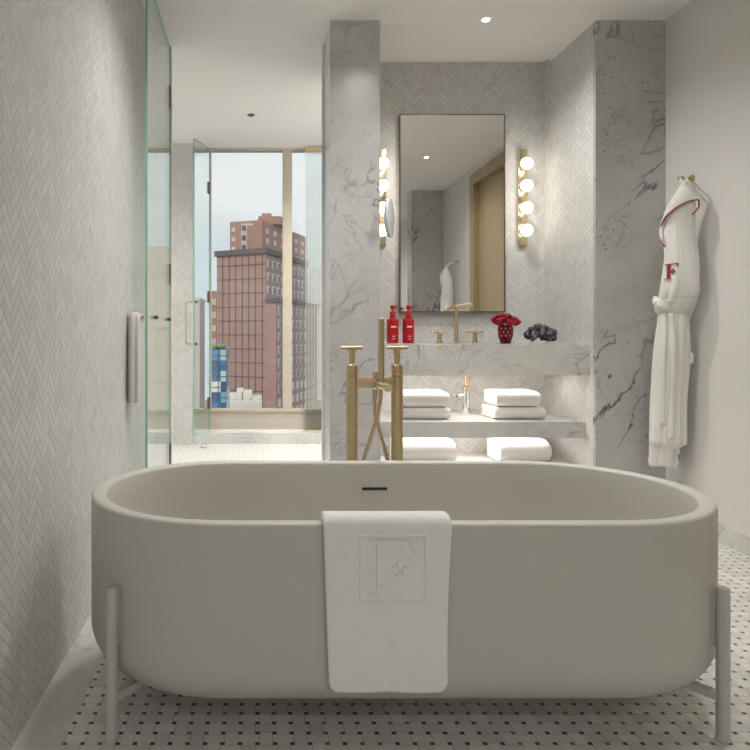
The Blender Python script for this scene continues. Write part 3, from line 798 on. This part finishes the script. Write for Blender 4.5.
t = thing('bathrobe', 'white bathrobe with red piping hanging on the wall beside the marble pillar', 'bathrobe', (2.03, hookpos.y, hookpos.z))
bm = B(); loft(bm, robe_rings())
o = obj('robe_body', bm, 'robe', t, angle=80)
md = o.modifiers.new('round', 'SUBSURF'); md.levels = 1; md.render_levels = 1
# shawl collar folded over the shoulders, edged with red piping
pipe_px = [(667, 247), (664.5, 240), (663.2, 232), (664.5, 225), (668, 218), (674, 212), (681, 207), (688, 203.5), (696, 201.5)]
top_px = [(664, 238), (664, 229), (665.5, 219), (668, 209), (672, 200), (677, 193), (682, 188), (687, 188), (693, 196)]
Ap = smooth_path([Vector((*p, 0)) for p in pipe_px], 6); Bp = smooth_path([Vector((*p, 0)) for p in top_px], 6)
bm = B(); rows = []
for s_ in range(9):
    f = s_/8
    rows.append([bm.verts.new(on_robe(a.x+(b_.x-a.x)*f, a.y+(b_.y-a.y)*f, .003+.011*math.sin(PI/2*min(1, 2*(1-f))))) for a, b_ in zip(Ap, Bp)])
for r0, r1 in zip(rows, rows[1:]):
    for i in range(len(r0)-1): bm.faces.new((r0[i], r0[i+1], r1[i+1], r1[i]))
o = obj('collar', bm, 'robe', t, angle=80); md = o.modifiers.new('thick', 'SOLIDIFY'); md.thickness = .006; md.offset = 0
pl_ = [on_robe(p.x, p.y, .0145) for p in Ap]
pl_ += [on_robe(x, y, .012) for x, y in ((696.5, 204), (696, 208), (694, 212), (691.5, 215.5), (690, 217))]
bm = B(); tube(bm, pl_, .0034, 8); obj('piping', bm, 'redtrim', t, label='dark red piping')
bm = B(); tube(bm, [on_robe(x, y, .002) for x, y in ((677.6, 452), (678.2, 456), (678.9, 460), (678.4, 464))], .0028, 8); obj('hem_piping', bm, 'redtrim', t, label='dark red piping at the hem')
def rplace(u, v, h=0):
    return on_robe(664.5+u*13.5+v*1.6, 279.5-v*15-u*.6, .0035+h)
obj('embroidered_letter', monogram(rplace, .0025), 'redtrim', t, smooth=False, label='dark red letter F with four-petal mark')
rg = robe_rings()
bm = B(); rr = []
for py_, off in ((299, .002), (300, .010), (303, .013), (306, .012), (309, .012), (312, .009), (313, .002)):
    rr.append([robe_point(py_, 2*PI*i/96, off) for i in range(96)])
loft(bm, rr, cap=False); obj('belt', bm, 'robe', t, angle=80)
bm = B(); kn = on_robe(664, 305, .012)
lay = on_robe(656.5, 303, .004)
for c_, r_, sc_ in ((kn, .026, (1, .8, .8)), (kn+(lay-kn)*.55+Vector((0, 0, .012)), .026, (1.1, .8, .75)), (lay+Vector((.0, 0, .018)), .019, (1.0, .9, .9)), (kn+Vector((.02, -.005, -.004)), .022, (1.1, .7, .8))):
    sphere(bm, c_, r_, 18, 12, sc_)
for v in bm.verts: v.co += Vector((noise.noise(v.co*30), noise.noise(v.co*30+Vector((5, 0, 0))), noise.noise(v.co*30+Vector((0, 7, 0)))))*.009
o = obj('belt_knot', bm, 'robe', t, angle=80)
for a, w_ in (([(664, 312), (664.5, 340), (663.5, 370), (662.5, 400), (662, 424)], 5.2), ([(671, 313), (673, 340), (673.5, 375), (672.5, 410), (671, 437)], 5.6)):
    bm = B(); rows = []
    for p in smooth_path([Vector((*q, 0)) for q in a], 6):
        rows.append([bm.verts.new(on_robe(p.x+(u-.5)*w_, p.y, .001+.009*math.sin(PI*u)**.5)) for u in (0, .12, .3, .5, .7, .88, 1)])
    for r0, r1 in zip(rows, rows[1:]):
        for i in range(6): bm.faces.new((r0[i], r0[i+1], r1[i+1], r1[i]))
    o = obj('belt_end', bm, 'robe', t, angle=80); md = o.modifiers.new('thick', 'SOLIDIFY'); md.thickness = .004; md.offset = 0
bm = B(); lp = on_robe(690.3, 358, .0)
prism(bm, [(-.004, -.03), (.024, -.022), (.026, .018), (.008, .04), (-.004, .036)], lp+Vector((-.004, .012, 0)), Vector((.62, -.78, 0)), Vector((0, 0, 1)), Vector((-.78, -.62, 0)), .016); obj('belt_loop', bm, 'robe', t, bevel=.004)
bm = B(); tp = rg[0]; cc = sum(tp, Vector())/len(tp)
hx = Vector((XR-.045, hookpos.y, hookpos.z+.0105))
tube(bm, smooth_path([cc+Vector((-.01, .008, -.005)), Vector((hx.x-.008, hx.y+.010, hx.z-.006)), hx, Vector((hx.x+.006, hx.y-.010, hx.z-.008)), cc+Vector((.010, -.012, -.006))], 5), .004, 8); obj('hanging_loop', bm, 'robe', t)
dyr = 1.06-hookpos.y
r2 = dup(t, (2.03, hookpos.y+dyr, hookpos.z), 'white bathrobe on a hook near the oak door, seen in the vanity mirror')
dup(h1, (XR, hookpos.y+dyr, hookpos.z), 'brass peg hook carrying the robe seen in the vanity mirror')

# ------------------------------------------------------------------ hand towel on the left wall
yh = 2.86; zh = pt(0, 317, yh).z
hook('brass peg hook carrying the hand towel beside the glass door', yh, zh, XL, 1)
t = None
bm = B(); rings = []
for py, dx, wy in ((312.6, .012, .022), (314, .022, .03), (318, .027, .036), (326, .029, .042), (340, .029, .046), (360, .030, .049), (380, .030, .05), (398, .030, .05), (402, .028, .049)):
    z = pt(0, py, yh).z; n = 48; ring = []
    for i in range(n):
        a = 2*PI*i/n
        f = 1+.13*math.sin(6*a+.4)*(0 if py < 318 else 1)+.05*math.sin(11*a)
        ring.append(Vector((max(XL+.0005, XL+.033+dx*f*math.cos(a)), yh+wy*f*math.sin(a), z)))
    rings.append(ring)
loft(bm, rings)
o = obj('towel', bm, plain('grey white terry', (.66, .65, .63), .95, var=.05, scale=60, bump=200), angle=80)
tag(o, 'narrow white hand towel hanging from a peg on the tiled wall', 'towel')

# ------------------------------------------------------------------ glass doors
def glass_panel(name, a, b_, z0, z1, root, th=.010):
    a, b_ = Vector((*a, 0)), Vector((*b_, 0)); d_ = (b_-a).normalized(); s = Vector((-d_.y, d_.x, 0))*th/2
    bm = B()
    for q in (a, b_):
        pass
    c = [a-s, a+s, b_+s, b_-s]
    lo = [bm.verts.new((p.x, p.y, z0)) for p in c]; hi = [bm.verts.new((p.x, p.y, z1)) for p in c]
    bm.faces.new(lo[::-1]); bm.faces.new(hi)
    fs = []
    for i in range(4): fs.append(bm.faces.new((lo[i], lo[(i+1) % 4], hi[(i+1) % 4], hi[i])))
    bmesh.ops.recalc_face_normals(bm, faces=bm.faces[:])
    o = obj(name, bm, 'glass', root, smooth=False)
    o.data.materials.append(M['glass_edge'])
    for p in o.data.polygons:
        if abs(p.normal.dot(s.normalized())) < .5: p.material_index = 1
    return o
def hinge(root, x, y, z, d_, hh=.085):
    bm = B(); d_ = Vector((*d_, 0)).normalized(); s = Vector((-d_.y, d_.x, 0))
    prism(bm, [(-.035, -.0085), (.004, -.0085), (.004, .0085), (-.035, .0085)], Vector((x, y, z-hh/2)), d_, s, Vector((0, 0, 1)), hh)
    obj('hinge', bm, 'bronze', root, smooth=False, bevel=.0015, label='dark bronze hinge')
dx_ = -.490
t = thing('glass_door', 'tall clear glass shower door standing open beside the tiled wall', 'shower door', (dx_, 3.70, .02))
glass_panel('door_glass', (dx_, 2.925), (dx_, 3.695), .02, CEIL-.01, t)
for py in (98, 275, 453): hinge(t, dx_, 3.700, pt(0, py, 3.70).z, (0, 1), .115)
for px, py in ((155, 318), (168, 320)):
    y = dx_*F_/(px-VX)
    bm = B(); z = H+.075; cyl(bm, (dx_-.020, y, z), (dx_+.016, y, z), .009, 14, bev=.001); obj('knob', bm, 'bronze', t)
A2, B2 = (-.518, 5.43), (-.412, 5.735)
dv = Vector((B2[0]-A2[0], B2[1]-A2[1], 0)).normalized(); nv = Vector((-dv.y, dv.x, 0))
t = thing('glass_door', 'short clear glass shower panel with a long brass handle beside the window', 'shower door', (B2[0], B2[1], .1))
glass_panel('door_glass', A2, B2, .10, CEIL-.012, t)
for py in (188, 297, 403): hinge(t, B2[0], B2[1], pt(0, py, 5.72).z, (dv.x, dv.y), .10)
bm = B(); ha = Vector((A2[0], A2[1], 0))+dv*.025
z0_, z1_ = pt(0, 344, 5.46).z, pt(0, 302, 5.46).z
tube(bm, [ha+nv*.0+Vector((0, 0, z1_)), ha+nv*.085+Vector((0, 0, z1_)), ha+nv*.086+Vector((0, 0, z1_-.004)), ha+nv*.086+Vector((0, 0, z0_+.004)), ha+nv*.085+Vector((0, 0, z0_)), ha+Vector((0, 0, z0_))], .0075, 12)
hdl = obj('handle', bm, 'brass_lt', t)
for z in (z0_, z1_):
    bm = B(); cyl(bm, ha-nv*.016+Vector((0, 0, z)), ha-nv*.003+Vector((0, 0, z)), .012, 14); obj('handle_bolt', bm, 'bronze', hdl)
# reeded glass screen
t = thing('reeded_screen', 'vertical reeded glass screen with brass clips standing on the curb by the window', 'screen', (.6, 5.70, .094))
bm = B(); xs0, xs1 = .418, 1.20; pitch = .024; front = []; 
n = int((xs1-xs0)/pitch)*8
zb_, zt_ = .100, CEIL-.03
P = [(xs0+(xs1-xs0)*i/n, 5.700-.0030*abs(math.sin(PI*i/8))) for i in range(n+1)]
poly_lo = [Vector((x, y, zb_)) for x, y in P]+[Vector((xs1, 5.706, zb_)), Vector((xs0, 5.706, zb_))]
loft(bm, [poly_lo, [p+Vector((0, 0, zt_-zb_)) for p in poly_lo]]); obj('screen_glass', bm, 'reeded', t, angle=50)
for z0_, z1_ in ((.094, .112), (CEIL-.045, CEIL-.005)):
    bx('clip', 'brass_lt', xs0-.004, xs0+.16, 5.685, 5.712, z0_, z1_, parent=t)
# shower floor fitting and clip at the foot of the glass panel
t = thing('floor_drain', 'small round chrome fitting on the shower floor beside the glass panel', 'drain', (pt(205, 0, 5.5).x, 5.45, 0))
bm = B(); xx = -.44; lathe(bm, [(.030, 0), (.030, .006), (.022, .009)], (xx, 5.45, 0), 20); obj('drain_ring', bm, 'chrome', t)
bm = B(); tube(bm, smooth_path([Vector((xx-.022, 5.45, .006)), Vector((xx-.012, 5.45, .032)), Vector((xx+.012, 5.45, .032)), Vector((xx+.022, 5.45, .006))], 5), .005, 8); obj('pull_ring', bm, 'chrome', t)

# ------------------------------------------------------------------ ceiling fittings
def downlight(x, y, lb, power, spread=150, lens=True, blend=1.0):
    t = thing('recessed_downlight', lb, 'ceiling light', (x, y, CEIL), 'recessed ceiling downlights')
    bm = B(); lathe(bm, [(.022, -.004), (.033, -.003), (.035, 0), (.022, 0)], (x, y, CEIL), 28); obj('trim_ring', bm, 'ceil', t)
    bm = B(); lathe(bm, [(.008, -.009), (.017, -.007), (.021, -.003), (.021, -.0005)], (x, y, CEIL), 24); obj('lens', bm, 'lens', t)
    L = bpy.data.lights.new('downlight_beam', 'SPOT'); L.energy = power; L.spot_size = math.radians(spread); L.spot_blend = blend; L.shadow_soft_size = .04 if abs(y-3.385) < .01 else .09; L.color = (1, .972, .935)
    lo = bpy.data.objects.new('downlight_beam', L); C.objects.link(lo); lo.location = (x, y, CEIL-.02)
    return t
downlight(pt(486, 19, 3.385).x, 3.385, 'small round recessed downlight glowing in the ceiling before the vanity niche', 45)
downlight(1.55, 1.92, 'recessed downlight reflected in the vanity mirror', 46)
downlight(.0, 2.45, 'added unseen downlight in the ceiling over the end of the bath nearest the glass door', 58, 130)  # lamp added out of view to wash the left wall and floor
downlight(.62, 2.75, 'added unseen downlight in the ceiling over the tub filler', 48)  # extra lamp added above the view for more light over the bath
for x in (-.1, 1.1):
    downlight(x, -1.35, 'added unseen downlight in the ceiling near the entrance', 64)  # pair added behind the camera as fill for tub front and floor
t = thing('sprinkler', 'small dark round sprinkler head in the shower ceiling', 'sprinkler', (pt(251, 0, 4.87).x, 4.87, CEIL))
bm = B(); x = pt(251, 0, 4.87).x; lathe(bm, [(.013, -.012), (.017, -.008), (.026, -.006), (.028, 0)], (x, 4.87, CEIL), 20); obj('sprinkler_head', bm, 'bronze', t)
for x, y, e_ in ((-1.0, 4.6, 60), (.92, 4.6, 150), (1.0, 5.2, 150)):
    downlight(x, y, 'added unseen downlight in the shower room ceiling', e_)  # lamps added behind pillar and wall to brighten the shower room

# ------------------------------------------------------------------ city
def quad_block(bm, corners, z0, z1):
    lo = [Vector((x, y, z0)) for x, y in corners]; loft(bm, [lo, [p+Vector((0, 0, z1-z0)) for p in lo]])
def facade(bm, o, e, n_, u0, u1, z0, z1, t):
    prism(bm, [(u0, z0), (u1, z0), (u1, z1), (u0, z1)], Vector((*o, 0)), Vector((*e, 0)), Vector((0, 0, 1)), Vector((*n_, 0)), t)
Yc = 165.0
fc = Vector((2.2, 165.0)); fe = Vector((-12.9, 7.0)).normalized(); se = Vector((11.9, 30.0)).normalized()
fn = Vector((-fe.y, fe.x)); fn = fn if fn.y < 0 else -fn
sn = Vector((se.y, -se.x)); sn = sn if sn.x > 0 else -sn
ZT = .95+83.5*.25
t = thing('brick_tower', 'tall red brown brick tower with a dark grid on its face across the street', 'building', (0, 180, -60))
bm = B(); A_ = fc+fe*14.4
quad_block(bm, [tuple(fc), tuple(fc+se*34), tuple(A_+se*34), tuple(A_)], -60, ZT)
cl_ = fc-fe*2.9                                       # lower block steps out beside the face
quad_block(bm, [tuple(cl_+fn*.05), tuple(cl_+se*36), tuple(fc+se*36), tuple(fc+fn*.05)], -60, 9.2)
obj('brick_walls', bm, 'brick', t, smooth=False)
bm = B(); quad_block(bm, [tuple(fc-fe*.6+fn*.5), tuple(fc-fe*.6+se*35), tuple(A_+fe*.5+se*35), tuple(A_+fe*.5+fn*.5)], ZT-1.0, ZT+.4); obj('cornice', bm, 'cornice', t, smooth=False)
bm = B(); quad_block(bm, [tuple(cl_-fe*.4+fn*.5), tuple(cl_-fe*.4+se*36.5), tuple(fc+se*36.5), tuple(fc+fn*.5)], 8.6, 9.5); obj('ledge', bm, 'cornice', t, smooth=False)
bm = B(); U = [1.0+i*1.93 for i in range(7)]; zlist = [ZT-3.6-i*3.55 for i in range(11)]
zbot = zlist[-1]-3.0
for u in U: facade(bm, fc, fe, fn, u-.11, u+.11, zbot, ZT-1.0, .12)
for z in zlist+[zbot]: facade(bm, fc, fe, fn, .2 if z > zbot else 1.0, 14.3 if z > zbot+15 else 12.6, z-.1, z+.1, .12)
obj('facade_grid', bm, 'citygrid', t, smooth=False, label='dark grid of joints')
rest = B(); cnt = 0
spots = [(fc, 1.9+i*3.55, ZT-3.4-j*3.3, 1.15) for j in range(5) for i in range(9) if ZT-3.4-j*3.3 > 4]+[(cl_, 2.2+i*3.6, 6.6-j*3.3, 1.0) for j in range(9) for i in range(9)]
for q0, u, z, hw in spots:                             # pale windows of the side facing away
    cnt += 1
    if cnt > 100: facade(rest, q0, se, sn, u-hw, u+hw, z-1.05, z+1.05, .12); continue
    bm = B(); facade(bm, q0, se, sn, u-hw, u+hw, z-1.05, z+1.05, .12); wv = obj('window', bm, 'citywin', t, smooth=False)
    bm = B(); facade(bm, q0, se, sn, u-.25, u+hw-.1, z-.95, z+.75, .2); obj('pane', bm, 'citywind', wv, smooth=False)
o = obj('window', rest, 'citywin', t, smooth=False); o['kind'] = 'stuff'
t = thing('brick_tower', 'paler brick apartment tower rising behind the gridded tower', 'building', (4, 215, -60))
Y2 = 212.0; k2 = Y2/F_
def P2(px): return (px-VX)*k2
zt2 = H+(VY-222)*k2
bm = B(); quad_block(bm, [(P2(230), Y2), (P2(262), Y2-4), (P2(262)+17, Y2+34), (P2(230), Y2+38)], -60, zt2); obj('brick_walls', bm, 'brick2', t, smooth=False)
bm = B(); quad_block(bm, [(P2(258), Y2+4), (P2(281), Y2+4), (P2(281)+3, Y2+16), (P2(258), Y2+16)], zt2, zt2+2.6); quad_block(bm, [(P2(262), Y2+6), (P2(272), Y2+6), (P2(272), Y2+13), (P2(262), Y2+13)], zt2+2.6, zt2+3.9); obj('penthouse', bm, 'brick2', t, smooth=False)
bm = B(); box(bm, P2(241.5), P2(253), Y2-4.4, Y2+1, 20, zt2-1.2); obj('white_bay', bm, 'citywin', t, smooth=False, label='white bay strip')
for j in range(3):
    for px in (233.5, 244, 249.5, 257):
        bm = B(); z = zt2-2.6-j*3.1; inb = 242 < px < 252
        yy = Y2-4.6 if inb else Y2-(px-230)/32*4-.25
        box(bm, P2(px)-.6, P2(px)+.6, yy, yy+.3, z-.75, z+.75); obj('window', bm, 'citywind' if inb else 'citywin', t, smooth=False)
bm = B(); box(bm, P2(247)+.2, P2(262), Y2-6.5, Y2-4.6, 22, H+(VY-229)*k2); obj('stair_bulkhead', bm, 'brick2', t, smooth=False)
for i in range(6):
    for j in range(4):
        e2 = Vector((17, 38)).normalized(); n2 = Vector((e2.y, -e2.x)); bm = B(); u = 4+i*6.5; z = zt2-3-j*3.1
        facade(bm, Vector((P2(262), Y2-4)), e2, n2, u-1.1, u+1.1, z-.8, z+.8, .15); obj('window', bm, 'citywin', t, smooth=False)
# blue glass building
t = thing('glass_building', 'small blue glass building with planted roof at the foot of the brick tower', 'building', (-7, 104, -60))
kb = 100/F_
bx('curtain_wall', 'bluewall', -7.25, (226.5-VX)*kb, 100, 112, -60, H-(349-VY)*kb, parent=t)
bm = B()
for i in range(15):
    x = -6.9+i*.13; z = H-(349-VY)*kb+.1
    bmesh.ops.create_icosphere(bm, subdivisions=1, radius=.3+.3*random.random(), matrix=Matrix.Translation((min(x, -5.1), 101+2*random.random(), z+.2)))
obj('roof_planting', bm, 'green', t)
bm = B(); zt_ = H-(349-VY)*kb
for i in range(6):
    z = zt_-1.0-i*1.6; box(bm, -7.25, (226.5-VX)*kb+.06, 99.92, 100.02, z-.06, z+.06)
for i in range(3):
    x = -4.65-i*1.2; box(bm, x-.05, x+.05, 99.92, 100.02, zt_-12, zt_)
obj('facade_bars', bm, 'citygrid', t, smooth=False)
# low pale roofs
kr = 125/F_
t = thing('low_building', 'low block with pale flat roof and roof plant before the brick tower', 'building', (-3, 128, -60))
bx('roof_block', 'roof', -7.5, (262-VX)*kr, 125, 140, -60, H-(402-VY)*kr, parent=t)
for a, b_, c_ in ((226, 236, 396), (236, 243, 391), (241, 252, 393), (250, 260, 399)):
    bx('roof_plant', 'roof', (a-VX)*kr, (b_-VX)*kr, 128, 133, H-(402-VY)*kr, H-(c_-VY)*kr, parent=t, bev=.1)
# hazy buildings, the haze put into their pale colours
t = thing('far_building', 'distant pale building seen past the side of the brick tower', 'building', (-17, 262, -60))
bx('walls', 'brick2', -18.7, (216.5-VX)*260/F_, 260, 275, -60, H-(291-VY)*260/F_, parent=t)
for j in range(6): bx('window_band', 'citywin', -18.5, -16.1, 259.8, 260.1, 12-j*5.2, 14.4-j*5.2, parent=t)
t = thing('beige_building', 'wide beige building seen through the glass panel beside the window', 'building', (-35, 215, -60))
bx('walls', 'beige', -46, -17.8, 205, 225, -60, H-(300-VY)*205/F_, parent=t)
bx('roof_edge', 'roof', -46.3, -17.5, 204.6, 225.4, H-(300-VY)*205/F_, H-(300-VY)*205/F_+.8, parent=t)
t = thing('beige_building', 'beige office block seen as a reflection in the open glass door', 'building', (14, 82, -60))
bx('walls', 'beige', 9.2, 21, 80, 95, -60, H+(VY-246)*80/F_, parent=t)
for j in range(6): bx('window_band', 'beige', 9.4, 20.8, 79.9, 80.1, 8.2-j*3.3, 9.4-j*3.3, parent=t)
struct(bx('ground', 'street', -300, 300, 40, 600, -62, -60))

# ------------------------------------------------------------------ sky, sun, camera
W = bpy.data.worlds.new('sky'); SC.world = W; W.use_nodes = True
nt = W.node_tree; nt.nodes.clear()
tc = nt.nodes.new('ShaderNodeTexCoord'); mp = nt.nodes.new('ShaderNodeMapping'); mp.inputs['Scale'].default_value = (1, 1, 2.2)
nz = nt.nodes.new('ShaderNodeTexNoise'); nz.inputs['Scale'].default_value = 3.2; nz.inputs['Detail'].default_value = 6; nz.inputs['Distortion'].default_value = .4
rp = nt.nodes.new('ShaderNodeValToRGB'); e = rp.color_ramp.elements
e[0].position = .36; e[0].color = (.60, .68, .75, 1); e[1].position = .64; e[1].color = (.84, .86, .86, 1)
bg = nt.nodes.new('ShaderNodeBackground'); bg.inputs[1].default_value = 1.0
wo = nt.nodes.new('ShaderNodeOutputWorld')
nt.links.new(tc.outputs['Generated'], mp.inputs[0]); nt.links.new(mp.outputs[0], nz.inputs['Vector']); nt.links.new(nz.outputs[0], rp.inputs[0])
nt.links.new(rp.outputs[0], bg.inputs[0]); nt.links.new(bg.outputs[0], wo.inputs[0])
S = bpy.data.lights.new('sun', 'SUN'); S.energy = 1.3; S.angle = math.radians(8); S.color = (1, .93, .84)
so = bpy.data.objects.new('sun', S); C.objects.link(so)
so.rotation_euler = Vector((.35, .75, -.75)).to_track_quat('-Z', 'Y').to_euler()

cam = bpy.data.cameras.new('camera'); co = bpy.data.objects.new('camera', cam); C.objects.link(co)
co.location = CAM; co.rotation_euler = (PI/2, 0, 0)
cam.sensor_width = 36; cam.lens = 36*F_/750; cam.shift_x = (375-VX)/750; cam.shift_y = -(375-VY)/750
cam.clip_start = .05; cam.clip_end = 1000
SC.camera = co
SC.view_settings.view_transform = 'Standard'; SC.view_settings.look = 'None'
SC.view_settings.gamma = 1; SC.view_settings.exposure = 0.12; SC.view_settings.use_curve_mapping = False
cy = SC.cycles
cy.use_denoising = True; cy.max_bounces = 12; cy.diffuse_bounces = 6; cy.glossy_bounces = 6; cy.transparent_max_bounces = 24; cy.transmission_bounces = 8
cy.sample_clamp_indirect = 6; cy.caustics_reflective = False; cy.caustics_refractive = False
